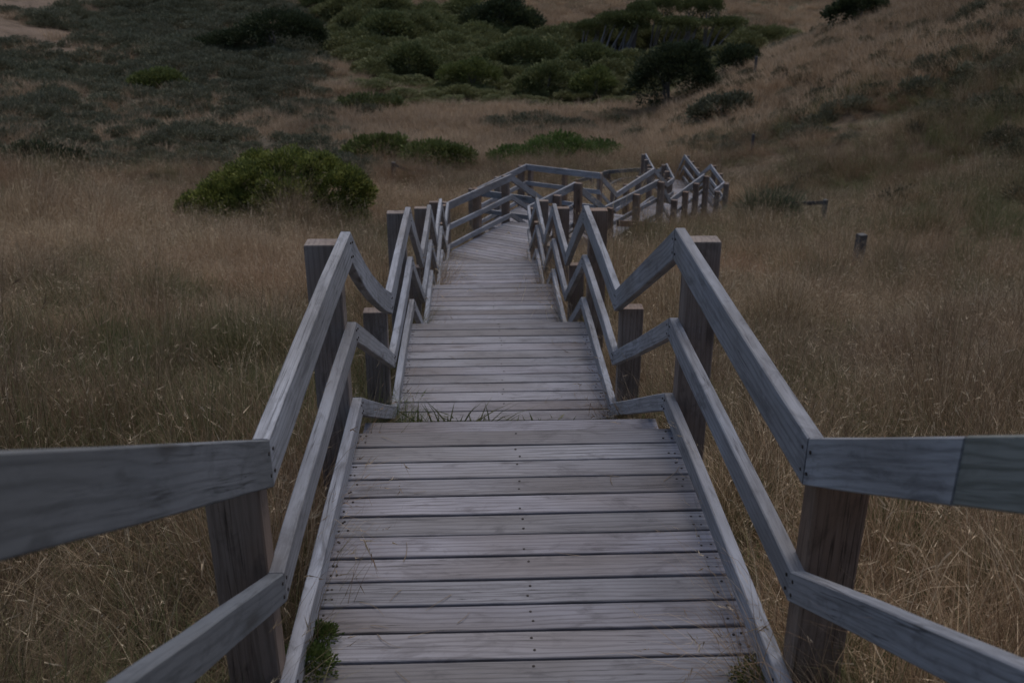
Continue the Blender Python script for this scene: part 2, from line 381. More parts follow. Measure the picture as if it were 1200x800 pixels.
def screws(pts, parent):
    """small dark screw heads, one joined part; pts = (position, outward normal)"""
    V, F = [], []
    for p, nrm in pts:
        nrm = Vector(nrm).normalized(); a = nrm.orthogonal().normalized(); b = nrm.cross(a); k = len(V); r = .0052
        for j in range(6):
            t = j*math.pi/3; V.append(Vector(p)+a*r*math.cos(t)+b*r*math.sin(t)+nrm*.0022)
        for j in range(6):
            t = j*math.pi/3; V.append(Vector(p)+a*r*math.cos(t)+b*r*math.sin(t)-nrm*.002)
        F.append(tuple(k+j for j in range(6)))
        F += [(k+6+j, k+6+(j+1) % 6, k+(j+1) % 6, k+j) for j in range(6)]
    o = parent.location
    me = mesh("screw_heads", [v-Vector(o) for v in V], F, M['screw'])
    ob = link("screw_heads", me, M['screw'], parent, mtx=Matrix.Translation(o)); ob["kind"] = "stuff"

for side, P, S in ((-1, Lp, Lseg), (1, Rp, Rseg)):
    off = offsets(P, side, .045)
    posts_done = set(); scr = {}
    for i, (lv, kind) in enumerate(S):
        key = (lv, side)
        if key not in RAILS:
            b = P[i] if lv else P[1]
            RAILS[key] = empty("handrail", (b[0], b[1], Hs(b[0], b[1])), RLAB[key], "handrail", "handrails along the stepped boardwalk")
            scr[key] = []
        par = RAILS[key]; a, b = P[i], P[i+1]
        ln = (Vector(b)-Vector(a)).length
        for nm, zt, zb in BOARDS:
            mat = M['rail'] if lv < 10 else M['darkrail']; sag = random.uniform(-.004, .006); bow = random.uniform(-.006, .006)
            if lv == 0 and side == -1: mat = M['darkrail']  # somewhat darker timber, with lens vignette falloff also put into its colour
            if kind == 's' and lv == 1 and side == -1 and nm == "top_rail": sag, bow = .036, .016
            if lv == 0 and side == 1 and nm == "top_rail":
                t = (1.565-a[1])/(b[1]-a[1]); q = Vector(a).lerp(Vector(b), t); oq = off[i].lerp(off[i+1], t)
                r1 = rail(nm, a, q, off[i], oq, zt, zb, par, M['algae'], 0, 0, 3); r1["label"] = "greenish damp-stained top rail board with dark curved grain"
                rail(nm, q, b, oq, off[i+1], zt, zb, par, mat, 0, 0, 3); continue
            if lv == 0 and nm == "bottom_rail": continue
            if i == 1 and nm == "bottom_rail":
                e = Vector(a)-(Vector(b)-Vector(a)).normalized()*.09; rail(nm, e, b, off[i], off[i+1], zt, zb, par, mat, sag, bow, 6); continue
            rail(nm, a, b, off[i], off[i+1], zt, zb, par, mat, sag, bow, 6)
        # screws on the inner faces near the ends
        if a[1] < 13:
            d = (Vector(b)-Vector(a)).normalized(); inn = -Vector((*off[i], 0)).normalized()
            for e, sg in ((a, 1), (b, -1)):
                for nm, zt, zb in BOARDS:
                    for fz in (.3, .75):
                        pp = Vector(e)+d*sg*(.022+.012*random.random())+Vector((0, 0, zt+(zb-zt)*fz))
                        scr[key].append((pp+inn*.001, inn))
        # posts
        if kind == 'l':
            dv = (Vector(b)-Vector(a)); dv.z = 0; seg = dv.length; dv.normalize(); outw = Vector((dv.y, -dv.x, 0))*side
            ang = math.atan2(dv.y, dv.x)-math.pi/2
            if lv <= 4: ts = [.05/seg, 1-.045/seg]
            else:
                k = max(1, round(seg/1.0)) if lv in (7, 8, 9) else max(1, round(seg/1.25)); ts = [(.06/seg)+(1-.12/seg)*j/k for j in range(k+1)]
            for t in ts:
                p = Vector(a).lerp(Vector(b), t)+outw*(.047+.07)
                kk = (round(p.x*4), round(p.y*4))
                if kk in posts_done: continue
                posts_done.add(kk)
                hgt = -.032+random.uniform(-.012, .008)
                if lv <= 4 and t < .5: hgt -= .11
                if lv == 5 and side == 1 and t > .9 and b[1] > 18: hgt = .0
                post(p.x, p.y, a[2]+hgt, ang+random.uniform(-.02, .02), .15, .095, par, M['post'])
        elif lv == 0:
            dv = Vector((-.034, 1, 0)).normalized(); p = Vector(a)+Vector((*off[i].normalized(), 0))*.117
            post(p.x, p.y, a[2]-.03, 0, .15, .095, par, M['post'])
    for key, pts in scr.items():
        if pts: screws(pts, RAILS[key])

# diagonal brace on the posts of the wide landing
a = Vector((2.05, 20.45, -5.69-.25)); b = Vector((3.35, 22.7, -5.69-.95)); oo = Vector((.87, -.5))
pp0 = a+Vector((*oo*.19, 0)); pp1 = b+Vector((*oo*.19, 0))
rail("brace", pp0, pp1, oo*.045, oo*.045, 0, -.13, RAILS[(6, 1)], M['post'])

# ------------------------------------------------------------------ decks
POLYS = []
DLAB = {1: "nearest platform of grey weathered planks, filling the bottom centre", 2: "second platform of planks down, weeds along its near edge",
        3: "third platform of planks down, between short steep handrails", 4: "fourth platform of planks down, just before the bend",
        5: "landing with slanting planks where the boardwalk bends right", 6: "wide landing beyond the bend, seen through handrails",
        7: "plank run beyond the wide landing, seen between dark posts", 8: "far plank run near the foot of the right hill",
        9: "second last far plank run between tiny handrails", 10: "farthest platform by the bright green creeper"}
DECKS = {}
def extents(poly, c, rt, fw, s):
    """interval of the line (c + fw*s + rt*u) inside the polygon"""
    us = []
    for i in range(len(poly)):
        a = Vector(poly[i])-c; b = Vector(poly[(i+1) % len(poly)])-c
        sa, sb = a.dot(fw)-s, b.dot(fw)-s
        if (sa <= 0) != (sb <= 0):
            t = sa/(sa-sb); us.append((a+(b-a)*t).dot(rt))
    return (min(us), max(us)) if len(us) >= 2 else None
def deck(lv, poly, z, head, pitch=.145, gap=.012, jit=.006, bearers=(), nails=False, mat=None):
    fw = Vector((math.sin(head), math.cos(head))); rt = Vector((fw.y, -fw.x)); c = Vector((sum(p[0] for p in poly)/len(poly), sum(p[1] for p in poly)/len(poly)))
    root = empty("boardwalk_platform", (c.x, c.y, Hs(c.x, c.y)), DLAB[lv], "platform", "platforms of the stepped boardwalk"); DECKS[lv] = root
    POLYS.append(poly)
    ss = [(Vector(p)-c).dot(fw) for p in poly]; s0, s1 = min(ss), max(ss)
    n = max(1, round((s1-s0)/pitch)); pit = (s1-s0)/n; npts = []
    for k in range(n):
        a, b = s0+k*pit+gap/2, s0+(k+1)*pit-gap/2+random.uniform(-.0015, .0015)
        ea = extents(poly, c, rt, fw, a); eb = extents(poly, c, rt, fw, b)
        if not ea or not eb or ea[1]-ea[0] < .1 or eb[1]-eb[0] < .1: continue
        j0, j1 = random.uniform(-jit, jit), random.uniform(-jit, jit); zj = random.uniform(-.0015, .0015); tw = random.uniform(-.002, .002)
        rs = []
        m = 4
        for i in range(m+1):
            t = i/m
            ua = ea[0]+j0+(ea[1]+j1-ea[0]-j0)*t; ub = eb[0]+j0+(eb[1]+j1-eb[0]-j0)*t
            A = c+fw*a+rt*ua; B = c+fw*b+rt*ub; zz = z+zj+tw*(t-.5)*2+random.uniform(-.0008, .0008)
            rs.append(ring((A.x, A.y, zz), (B.x, B.y, zz-random.uniform(0, .0012)), (B.x, B.y, zz-.045), (A.x, A.y, zz-.045), .003))
        v, f = loft(rs); mid = c+fw*(a+b)/2+rt*(ea[0]+ea[1])/2
        piece("plank", v, f, mat or M['plank'], root, frame((mid.x, mid.y, z-.017), (rt.x, rt.y, 0)))
        if nails:
            for u in (ea[0]+.035, ea[0]+.06, (ea[0]+ea[1])/2+.01, ea[1]-.035, ea[1]-.06)[::1]:
                for q in (.28, .74):
                    if random.random() < .2: continue
                    pnt = c+fw*(a+(b-a)*(q+random.uniform(-.05, .05)))+rt*(u+random.uniform(-.012, .012))
                    npts.append((Vector((pnt.x, pnt.y, z+zj-.0006)), (0, 0, 1)))
    for (p, q) in bearers:
        p = Vector((*p, z-.049)); q = Vector((*q, z-.049)); d = (q-p).normalized(); o = Vector((d.y, -d.x))*.045
        rail("bearer", p, q, o, o, 0, -.19, root, M['post'], n=3)
    if npts: screws(npts, root)
    return root
def treads(lv, l0, r0, l1, r1, z0, z1, n=4, ext=.02, ext1=None):
    root = DECKS[lv]; l0, r0, l1, r1 = map(Vector, (l0, r0, l1, r1))
    for i in range(1, n+1):
        t0, t1 = (i-1)/(n+1)-.02, i/(n+1)
        e = (ext1 if (i == 1 and ext1) else ext)/(l1-l0).length; t1 += e
        z = z0+(z1-z0)*i/(n+1)
        a, b, c_, d = l0.lerp(l1, t0), l0.lerp(l1, t1), r0.lerp(r1, t0), r0.lerp(r1, t1)
        rs = [ring((p.x, p.y, z), (q.x, q.y, z), (q.x, q.y, z-.036), (p.x, p.y, z-.036), .004) for p, q in ((a, b), (a.lerp(c_, .5), b.lerp(d, .5)), (c_, d))]
        v, f = loft(rs); m = (a+b+c_+d)/4
        piece("tread", v, f, M['plank'], root, frame((m.x, m.y, z-.018), (*(c_-a), 0)))
    for s, (p, q) in ((-1, (l0, l1)), (1, (r0, r1))):
        d = (q-p).normalized(); o = Vector((d.y, -d.x))*s*.045
        rail("stringer", (*(p+o*.2), z0-.04), (*(q+o*.2), z1-.04), o, o, 0, -.24, root, M['post'], n=3)

ED = .755
def ce(D, s, e=ED): return (.15-.034*D+s*e, D+s*.024)
levels = {1: (2.30, 4.155, 1.268), 2: (5.88, 7.80, 2.20), 3: (9.44, 11.25, 3.11), 4: (12.72, 14.66, 3.95)}
hd = -math.atan(.034)
for lv, (d0, d1, rd) in levels.items():
    poly = [ce(d0, -1), ce(d1, -1), ce(d1, 1), ce(d0, 1)]; z = -rd-RH
    deck(lv, poly, z, hd, bearers=[(ce(d0+.02, -1, .68), ce(d1-.05, -1, .68)), (ce(d0+.02, 1, .66), ce(d1-.05, 1, .66)), (ce(d0+.02, 0, 0), ce(d1-.05, 0, 0))], nails=lv <= 3)
h28 = math.radians(28)
deck(5, [(-1.17, 16.40), (-1.195, 17.70), (-.03, 19.86), (1.25, 19.19), (.33, 17.44), (.335, 16.44)], -4.82-RH, h28,
     bearers=[((-1.12, 16.5), (-1.13, 17.6)), ((-1.10, 17.7), (0, 19.75)), ((.2, 16.5), (.2, 17.4))])
deck(6, [(.70, 21.2), (-.87, 22.0), (.36, 24.45), (3.45, 22.88), (1.98, 20.52)], -5.69-RH, h28, bearers=[((1.92, 20.6), (3.36, 22.85)), ((-.78, 22.05), (.4, 24.3))])
deck(7, [(2.66, 25.02), (3.99, 27.72), (5.3, 26.98), (3.99, 24.36)], -6.56-RH, h28, bearers=[((3.9, 24.5), (5.2, 26.98))])
deck(8, [(4.66, 29.5), (4.96, 30.1), (5.0, 32.0), (6.46, 31.95), (6.44, 29.58), (5.94, 28.56)], -7.43-RH, 0., bearers=[((5.9, 28.7), (6.36, 29.6))])
deck(9, [(5.04, 34.5), (5.04, 37.4), (6.52, 37.2), (6.57, 34.2)], -8.3-RH, 0.)
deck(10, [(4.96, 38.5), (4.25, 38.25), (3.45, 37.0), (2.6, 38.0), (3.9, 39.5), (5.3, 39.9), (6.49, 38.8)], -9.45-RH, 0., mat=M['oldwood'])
treads(1, ce(4.155, -1), ce(4.155, 1), ce(5.88, -1), ce(5.88, 1), -1.268-RH, -2.2-RH, ext1=.105)
treads(2, ce(7.80, -1), ce(7.80, 1), ce(9.44, -1), ce(9.44, 1), -2.2-RH, -3.11-RH)
treads(3, ce(11.25, -1), ce(11.25, 1), ce(12.72, -1), ce(12.72, 1), -3.11-RH, -3.95-RH)
treads(4, ce(14.66, -1), ce(14.66, 1), ce(16.4, -1), ce(16.4, 1), -3.95-RH, -4.82-RH)
treads(5, (-.03, 19.86), (1.25, 19.19), (.70, 21.2), (1.98, 20.52), -4.82-RH, -5.69-RH)
treads(6, (2.1, 23.6), (3.45, 22.88), (2.66, 25.02), (3.99, 24.36), -5.69-RH, -6.56-RH)
treads(7, (3.99, 27.72), (5.3, 26.98), (4.66, 29.5), (5.94, 28.56), -6.56-RH, -7.43-RH)
treads(8, (5.0, 32.0), (6.46, 31.95), (5.04, 34.5), (6.57, 34.2), -7.43-RH, -8.3-RH)
treads(9, (5.04, 37.4), (6.52, 37.2), (4.96, 38.5), (6.49, 38.8), -8.3-RH, -9.45-RH)

# stair corridors also keep grass out
COR = [[ce(.5, -1), ce(2.4, -1), ce(2.4, 1), ce(.5, 1)]]+[[ce(a, -1), ce(b, -1), ce(b, 1), ce(a, 1)] for a, b in ((4.1, 5.9), (7.7, 9.5), (11.2, 12.8), (14.6, 16.5))] + [
    [(-.03, 19.8), (1.25, 19.1), (1.98, 20.6), (.7, 21.3)], [(2.1, 23.5), (3.45, 22.8), (3.99, 24.4), (2.66, 25.1)], [(3.99, 27.7), (5.3, 26.9), (5.94, 28.6), (4.66, 29.6)],
    [(5, 31.9), (6.46, 31.9), (6.57, 34.3), (5.04, 34.6)], [(5.04, 37.3), (6.52, 37.1), (6.49, 38.9), (4.96, 38.6)]]
def inside(polys, x, y, grow=0.):
    r = np.zeros(x.shape, bool)
    for poly in polys:
        P = np.array(poly); c = P.mean(0); v = P-c; P = c+v*(1+grow/np.maximum(np.linalg.norm(v, axis=1, keepdims=True), .1)*1.3)
        ins = np.zeros(x.shape, bool); j = len(P)-1
        for i in range(len(P)):
            xi, yi = P[i]; xj, yj = P[j]
            cnd = ((yi > y) != (yj > y)) & (x < (xj-xi)*(y-yi)/(yj-yi+1e-12)+xi)
            ins ^= cnd; j = i
        r |= ins
    return r

# ------------------------------------------------------------------ plants: source meshes
def blades(n, rad, hmin, hmax, wid, bend, seed, spread=.5, seg=3, heads=0., vlo=0., vhi=1.):
    r = np.random.default_rng(seed); V, F, A = [], [], []
    for i in range(n):
        az = r.uniform(0, 2*math.pi); rr = rad*math.sqrt(r.random()); bx, by = rr*math.cos(az), rr*math.sin(az)
        a2 = az+r.normal(0, .9); ln = r.uniform(hmin, hmax); b0 = abs(r.normal(0, .22))*spread+.02; bb = max(0, r.normal(bend, bend*.5))
        side = np.array([-math.sin(a2+r.normal(0, .6)), math.cos(a2), 0]); wv = wid*r.uniform(.6, 1.3)
        p = np.array([bx, by, -.03]); ang = b0; k0 = len(V); v = r.uniform(vlo, vhi)
        for s in range(seg+1):
            wd = wv*(1-.85*s/seg)
            if s < seg: V += [p-side*wd/2, p+side*wd/2]; A += [v, v]
            else: V.append(p.copy()); A.append(v)
            st = ln/seg; p = p+np.array([math.cos(a2)*math.sin(ang), math.sin(a2)*math.sin(ang), math.cos(ang)])*st; ang += bb*(.6+.8*s/seg)
        for s in range(seg-1): F.append((k0+2*s, k0+2*s+1, k0+2*s+3, k0+2*s+2))
        F.append((k0+2*seg-2, k0+2*seg-1, k0+2*seg))
        if r.random() < heads:       # feathery seed head
            q = V[-1]; up = np.array([math.cos(a2)*math.sin(ang*.8), math.sin(a2)*math.sin(ang*.8), math.cos(ang*.8)]); hl = r.uniform(.03, .07)
            for t in range(4):
                dd = up*hl*(.3+.2*t)+r.normal(0, .012, 3); k = len(V); sd_ = r.normal(0, 1, 3); sd_ /= np.linalg.norm(sd_)
                o = q-up*hl*.4+up*hl*.2*t
                V += [o-sd_*.0022, o+sd_*.0022, o+dd*.7]; A += [min(1, v+.3)]*3; F.append((k, k+1, k+2))
    return V, F, A

def foliage(lobes, nclump, per, leaf, rcl, seed, shell=(.72, 1.0), aspect=.45, up=.35, base=0., flat=0.0, vsp=.3, vmul=1.):
    """leaf cards in clumps spread over/through ellipsoid lobes; returns verts, quads, v"""
    r = np.random.default_rng(seed)
    L_ = np.array(lobes); wts = (L_[:, 3]*L_[:, 4]+L_[:, 3]*L_[:, 5]); wts /= wts.sum()
    C, NRM = [], []
    while len(C) < nclump:
        l = L_[r.choice(len(L_), p=wts)]; d = r.normal(0, 1, 3); d[2] = abs(d[2])*1.0 if r.random() < .8 else d[2]; d /= np.linalg.norm(d)
        s = r.uniform(*shell); p = l[:3]+d*l[3:6]*s
        if p[2] < base: continue
        if any(((p-m[:3])/m[3:6] @ ((p-m[:3])/m[3:6])) < .45 for m in L_ if m is not l): continue
        C.append(p); nn = d/l[3:6]; NRM.append(nn/np.linalg.norm(nn))
    C = np.array(C); NRM = np.array(NRM); cv = r.uniform(0, 1, nclump)
    n = nclump*per; ci = np.repeat(np.arange(nclump), per)
    loc = r.normal(0, 1, (n, 3)); loc *= rcl*np.cbrt(r.random((n, 1)))/np.linalg.norm(loc, axis=1, keepdims=True)
    P = C[ci]+loc*np.array([1, 1, .8])
    D = NRM[ci]*.9+loc/rcl*.8+r.normal(0, .35, (n, 3)); D[:, 2] += up; D /= np.linalg.norm(D, axis=1, keepdims=True)   # leaf axis
    S = np.cross(D, r.normal(0, 1, (n, 3))); S /= np.linalg.norm(S, axis=1, keepdims=True)
    ln = leaf*r.uniform(.65, 1.35, (n, 1)); wd = ln*aspect
    V = np.stack([P, P+D*ln*.5+S*wd*.5, P+D*ln, P+D*ln*.5-S*wd*.5], 1).reshape(-1, 3)
    F = np.arange(4*n).reshape(n, 4)
    v = np.clip((.5+(cv[ci]-.5)*vsp*2+r.normal(0, .16, n))*vmul, 0, 1)
    return V, F, np.repeat(v, 4)

SRC = {}
def source(coll, name, me):
    if coll not in SRC: SRC[coll] = bpy.data.collections.new(coll)
    o = bpy.data.objects.new(name, me); SRC[coll].objects.link(o)
for i in range(6):
    source("straw", "straw_tuft_%d" % i, mesh("straw_tuft", *blades(110, .13, .28, .62, .0042, .16+.06*i % .3, 100+i, .9, 3, .3)[:2], M['straw'], None) if False else (lambda b: mesh("straw_tuft", b[0], b[1], M['straw'], b[2]))(blades(190, .16, .26, .66, .003, .2+.06*i, 100+i, 1.3, 4, .16)))
for i in range(3):
    source("straw", "straw_tuft_m%d" % i, (lambda b: mesh("matted_tuft", b[0], b[1], M['straw'], b[2]))(blades(190, .22, .2, .55, .0032, .5, 120+i, 2.6, 4, .03, 0, .85)))
for i in range(3):
    source("green", "green_tuft_%d" % i, (lambda b: mesh("green_tuft", b[0], b[1], M['greengrass'], b[2]))(blades(120, .12, .15, .42, .0045, .3, 140+i, 1.2, 4, 0)))
for i in range(4):
    source("hill", "hill_tuft_%d" % i, (lambda b: mesh("hill_tuft", b[0], b[1], M['hillstraw'], b[2]))(blades(110, .38, .35, .75, .014, .3, 160+i, 1.4, 3, 0)))
for i in range(3):
    V, F, a = foliage([(0, 0, .05, .6, .6, .35), (.3, .25, .02, .4, .35, .28), (-.3, -.1, .02, .4, .45, .25)], 80, 16, .085, .14, 180+i, (.6, 1.), .4, .4, 0)
    source("scrub", "scrub_cushion_%d" % i, mesh("scrub_cushion", V, F, M['scrub'], a))
for i in range(3):
    V, F, a = foliage([(0, 0, .05, .6, .6, .4), (.3, .25, .02, .4, .35, .3), (-.3, -.1, .02, .4, .45, .28)], 80, 16, .085, .14, 190+i, (.6, 1.), .35, .5, 0)
    source("hscrub", "hill_scrub_cushion_%d" % i, mesh("hill_scrub_cushion", V, F, M['hscrub'], a))
    source("stalk", "stalks_%d" % i, (lambda b: mesh("stalks", b[0], b[1], M['straw'], b[2]))(blades(16, .22, .6, .95, .0032, .22, 195+i, .9, 5, .8, .5, 1.)))
for i in range(4):
    V, F, a = foliage([(0, 0, 1.3, 1.5, 1.5, 1.2), (.9, .3, 1.0, 1.0, 1.1, 1.), (-.8, -.4, 1.1, 1.1, .9, .9)], 170, 26, .21, .38, 200+i, (.65, 1.02), .4, .3, .1)
    source("thick", "thicket_crown_%d" % i, mesh("thicket_crown", V, F, M['thick'], a))

def scatter(name, coll, x, y, scl, tint, val, label, ntyp, zoff=-.02, zscale=None, typ=None, tilt=.12):
    n = len(x); z = H(x, y)+zoff
    me = bpy.data.meshes.new(name); me.vertices.add(n); me.vertices.foreach_set("co", np.stack([x, y, z], 1).astype(np.float32).ravel())
    def A(nm, t, data):
        a = me.attributes.new(nm, t, 'POINT'); a.data.foreach_set({'FLOAT': 'value', 'INT': 'value', 'FLOAT_VECTOR': 'vector'}[t], np.asarray(data).ravel())
    rot = np.stack([RNG.normal(0, tilt, n), RNG.normal(0, tilt, n), RNG.uniform(0, 6.283, n)], 1).astype(np.float32)
    zs = scl*(RNG.uniform(.75, 1.25, n) if zscale is None else zscale)
    A("rot", 'FLOAT_VECTOR', rot); A("scl", 'FLOAT_VECTOR', np.stack([scl, scl, zs], 1).astype(np.float32))
    A("typ", 'INT', (RNG.integers(0, ntyp, n) if typ is None else typ).astype(np.int32)); A("tint", 'FLOAT', np.clip(tint, 0, 1).astype(np.float32)); A("val", 'FLOAT', np.clip(val, 0, 1).astype(np.float32))
    o = link(name, me, None); tag(o, label, kind="stuff")
    ng = bpy.data.node_groups.new(name+"_nodes", 'GeometryNodeTree')
    ng.interface.new_socket("Geometry", in_out='INPUT', socket_type='NodeSocketGeometry'); ng.interface.new_socket("Geometry", in_out='OUTPUT', socket_type='NodeSocketGeometry')
    gi = ng.nodes.new("NodeGroupInput"); go = ng.nodes.new("NodeGroupOutput"); ci = ng.nodes.new("GeometryNodeCollectionInfo"); ip = ng.nodes.new("GeometryNodeInstanceOnPoints")
    ci.inputs["Collection"].default_value = SRC[coll]; ci.inputs["Separate Children"].default_value = True; ci.inputs["Reset Children"].default_value = True
    def na(nm, t):
        q = ng.nodes.new("GeometryNodeInputNamedAttribute"); q.data_type = t; q.inputs[0].default_value = nm; return q.outputs[0]
    ip.inputs["Pick Instance"].default_value = True
    l = ng.links.new
    l(gi.outputs[0], ip.inputs["Points"]); l(ci.outputs[0], ip.inputs["Instance"]); l(na("typ", 'INT'), ip.inputs["Instance Index"])
    l(na("rot", 'FLOAT_VECTOR'), ip.inputs["Rotation"]); l(na("scl", 'FLOAT_VECTOR'), ip.inputs["Scale"]); l(ip.outputs[0], go.inputs[0])
    md = o.modifiers.new("scatter", 'NODES'); md.node_group = ng
    return o

def wedge(r0, r1, dens, half=40):
    area = .5*(r1*r1-r0*r0)*math.radians(2*half); n = int(area*dens)
    r = np.sqrt(RNG.uniform(r0*r0, r1*r1, n)); a = RNG.uniform(-math.radians(half), math.radians(half), n)
    return r*np.sin(a), r*np.cos(a)
ALLP = POLYS+COR
THICK = lambda x, y: np.clip((y-68-6*(fbm(x, y, 12, 21)-.5))/3, 0, 1)*np.clip((np.where(x > 1, 107, 117)+5*(fbm(x, y, 9, 23)-.5)-y)/3, 0, 1)*(1-.7*np.clip((fbm(x, y, 7, 24)-.68)/.05, 0, 1)*(y < 96))*np.clip((x-(-10-.24*(y-68))-5*(fbm(x, y, 8, 22)-.5))/2, 0, 1)*np.clip((np.interp(y, _vy, _vx)+1.5-x)/2, 0, 1)

# near and middle dry grass
xs, ys, sc_, ch = [], [], [], []
for r0, r1, dn, s0, s1, hf in ((.3, 3, 55, .8, 1.15, 75), (3, 8, 52, .8, 1.2, 46), (8, 20, 26, .95, 1.4, 38), (20, 34, 11, 1.3, 1.9, 36), (34, 47, 6, 1.5, 2.3, 34)):
    x, y = wedge(r0, r1, dn*.5, hf); xs.append(x); ys.append(y); sc_.append(RNG.uniform(s0, s1, len(x))); ch.append(RNG.uniform(.45, .8, len(x)))
    cx, cy = wedge(r0, r1, dn/14, hf); m_ = RNG.integers(5, 16, len(cx)); w_ = np.interp(r0, [0, 8, 20, 34], [.13, .17, .3, .5])
    j = np.repeat(np.arange(len(cx)), m_); x = cx[j]+RNG.normal(0, w_, len(j)); y = cy[j]+RNG.normal(0, w_, len(j)); xs.append(x); ys.append(y)
    sc_.append(RNG.uniform(s0, s1, len(x))); ch.append(RNG.uniform(.8, 1.35, len(cx))[j]*RNG.uniform(.85, 1.1, len(j)))
x = np.concatenate(xs); y = np.concatenate(ys); s = np.concatenate(sc_); chs = np.concatenate(ch)
k = ~inside(ALLP, x, y, .09); x, y, s, chs = x[k], y[k], s[k], chs[k]
scb, snd, grn = zones(x, y)
SH = [(-6.1, 24.7, 2.2), (-4.8, 24.6, 1.6), (-7.8, 24.7, 1.2), (-3.4, 43.5, 1.1), (-5.6, 45, 1.), (.3, 45.4, 1.5), (3.3, 46.3, 1.5), (6.65, 24.9, .5), (-18.1, 37.4, 1.2)]
for q in SH:
    k = (x-q[0])**2+(y-q[1])**2 > q[2]**2; x, y, s, chs, scb, snd, grn = x[k], y[k], s[k], chs[k], scb[k], snd[k], grn[k]
gprob = np.clip(.06+.22*grn+.22*(fbm(x, y, 2.2, 31) > .62)+.3*np.clip((fbm(x, y, 6, 33)-.52)/.08, 0, 1)+.45*np.clip((x-1.7)/.6, 0, 1)*np.clip((5.5-y)/1.5, 0, 1)+.25*np.clip((x-7)/4, 0, 1)*(y > 12), 0, .75)
near = np.abs(x-(.15-.034*y)) < 1.35
isg = RNG.random(len(x)) < gprob
pk = np.clip((fbm(x, y, 2.8, 81)-.60)/.08, 0, 1); isg |= RNG.random(len(x)) < pk*.5
drop = (RNG.random(len(x)) < scb*.93)
tn = fbm(x, y, 5, 41)*.5+fbm(x, y, 1.5, 42)*.5; rd = np.clip((tn-.42)*3, 0, 1)*.8+RNG.uniform(0, .25, len(x))
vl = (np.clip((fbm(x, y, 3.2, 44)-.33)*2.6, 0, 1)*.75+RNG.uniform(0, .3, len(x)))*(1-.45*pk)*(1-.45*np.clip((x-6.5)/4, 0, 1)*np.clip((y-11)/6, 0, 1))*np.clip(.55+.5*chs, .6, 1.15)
hs = chs*np.interp(np.hypot(x, y), [4, 12, 20, 45], [1.15, .98, .64, .34])*np.where(near & (y < 14), .95, 1.)*np.clip(.35+1.35*fbm(x, y, 2.6, 45), .5, 1.5)
typ = np.where(RNG.random(len(x)) < .35+.3*(fbm(x, y, 2.5, 46) > .55), RNG.integers(6, 9, len(x)), RNG.integers(0, 6, len(x)))
kk = ~isg & ~drop
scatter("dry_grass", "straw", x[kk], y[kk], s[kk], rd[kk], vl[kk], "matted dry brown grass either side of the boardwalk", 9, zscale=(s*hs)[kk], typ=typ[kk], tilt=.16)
kk = isg & ~drop
scatter("green_grass", "green", x[kk], y[kk], s[kk]*1.1, RNG.uniform(0, 1, kk.sum()), RNG.random(kk.sum())*.8, "patches of green grass among the dry grass", 3, zscale=(s*hs)[kk])

x, y = wedge(2.0, 19, 8, 40); k = ~inside(ALLP, x, y, .25) & (fbm(x, y, 3, 91) > .44); x, y = x[k], y[k]
scatter("seed_stalks", "stalk", x, y, RNG.uniform(.7, 1.15, len(x))*np.interp(np.hypot(x, y), [3, 17], [.8, .7]), RNG.uniform(0, .5, len(x)), RNG.uniform(.4, 1, len(x)), "tall pale seed stalks standing above the dry grass", 3, tilt=.2)
# far hill grass
xs, ys = [], []
for r0, r1, dn, hf in ((44, 75, 3.0, 34), (75, 150, 1.5, 33)):
    a, b = wedge(r0, r1, dn, hf); xs.append(a); ys.append(b)
x = np.concatenate(xs); y = np.concatenate(ys); scb, snd, grn = zones(x, y)
keep = (RNG.random(len(x)) > snd*.97) & (RNG.random(len(x)) > scb*.86) & (THICK(x, y) < .5)
x, y = x[keep], y[keep]
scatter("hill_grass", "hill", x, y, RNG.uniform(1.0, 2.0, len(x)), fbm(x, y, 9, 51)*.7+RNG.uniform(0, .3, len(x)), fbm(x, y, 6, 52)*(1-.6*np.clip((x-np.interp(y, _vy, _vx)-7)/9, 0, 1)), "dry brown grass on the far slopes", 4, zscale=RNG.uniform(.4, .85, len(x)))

# grey-green scrub on the left slope, darker patches on the right hill
a, b = wedge(38, 140, 1.25, 33); scb, snd, grn = zones(a, b)
n3 = fbm(a, b, 6, 61)
rh = a-np.interp(b, _vy, _vx)
pr = scb*np.clip(.35+1.6*(n3-.3), .15, 1)+np.clip((fbm(a, b, 7, 67)-.55)*4, 0, .5)*(b > 47)*(b < 80)*(scb < .5)*(rh < 0)+np.clip((fbm(a, b, 7, 62)-.57)*5, 0, .5)*(rh > 0)+snd*.05*np.clip((n3-.5)*6, 0, 1)
kk = (RNG.random(len(a)) < pr) & (THICK(a, b) < .5)
a, b = a[kk], b[kk]; ds = np.hypot(a, b)
scatter("grey_scrub", "scrub", a, b, RNG.uniform(.8, 1.7, len(a))*np.clip(ds/65, .8, 1.4), fbm(a, b, 8, 63)*.9*RNG.random(len(a)), fbm(a, b, 4, 64), "low grey-green scrub covering the far left slope", 3)
a, b = wedge(12, 75, .8, 34); rh = a-np.interp(b, _vy, _vx)
kk = (RNG.random(len(a)) < np.clip((fbm(a, b, 6, 66)-.47)*4.5+.25*np.clip((a-9)/8, 0, 1), 0, .85)) & (rh > -2) & (a > 6.5)
a, b = a[kk], b[kk]
scatter("hill_scrub", "hscrub", a, b, RNG.uniform(.5, 1.15, len(a)), RNG.uniform(0, .9, len(a)), RNG.random(len(a)), "dark low scrub patches on the right hill", 3)

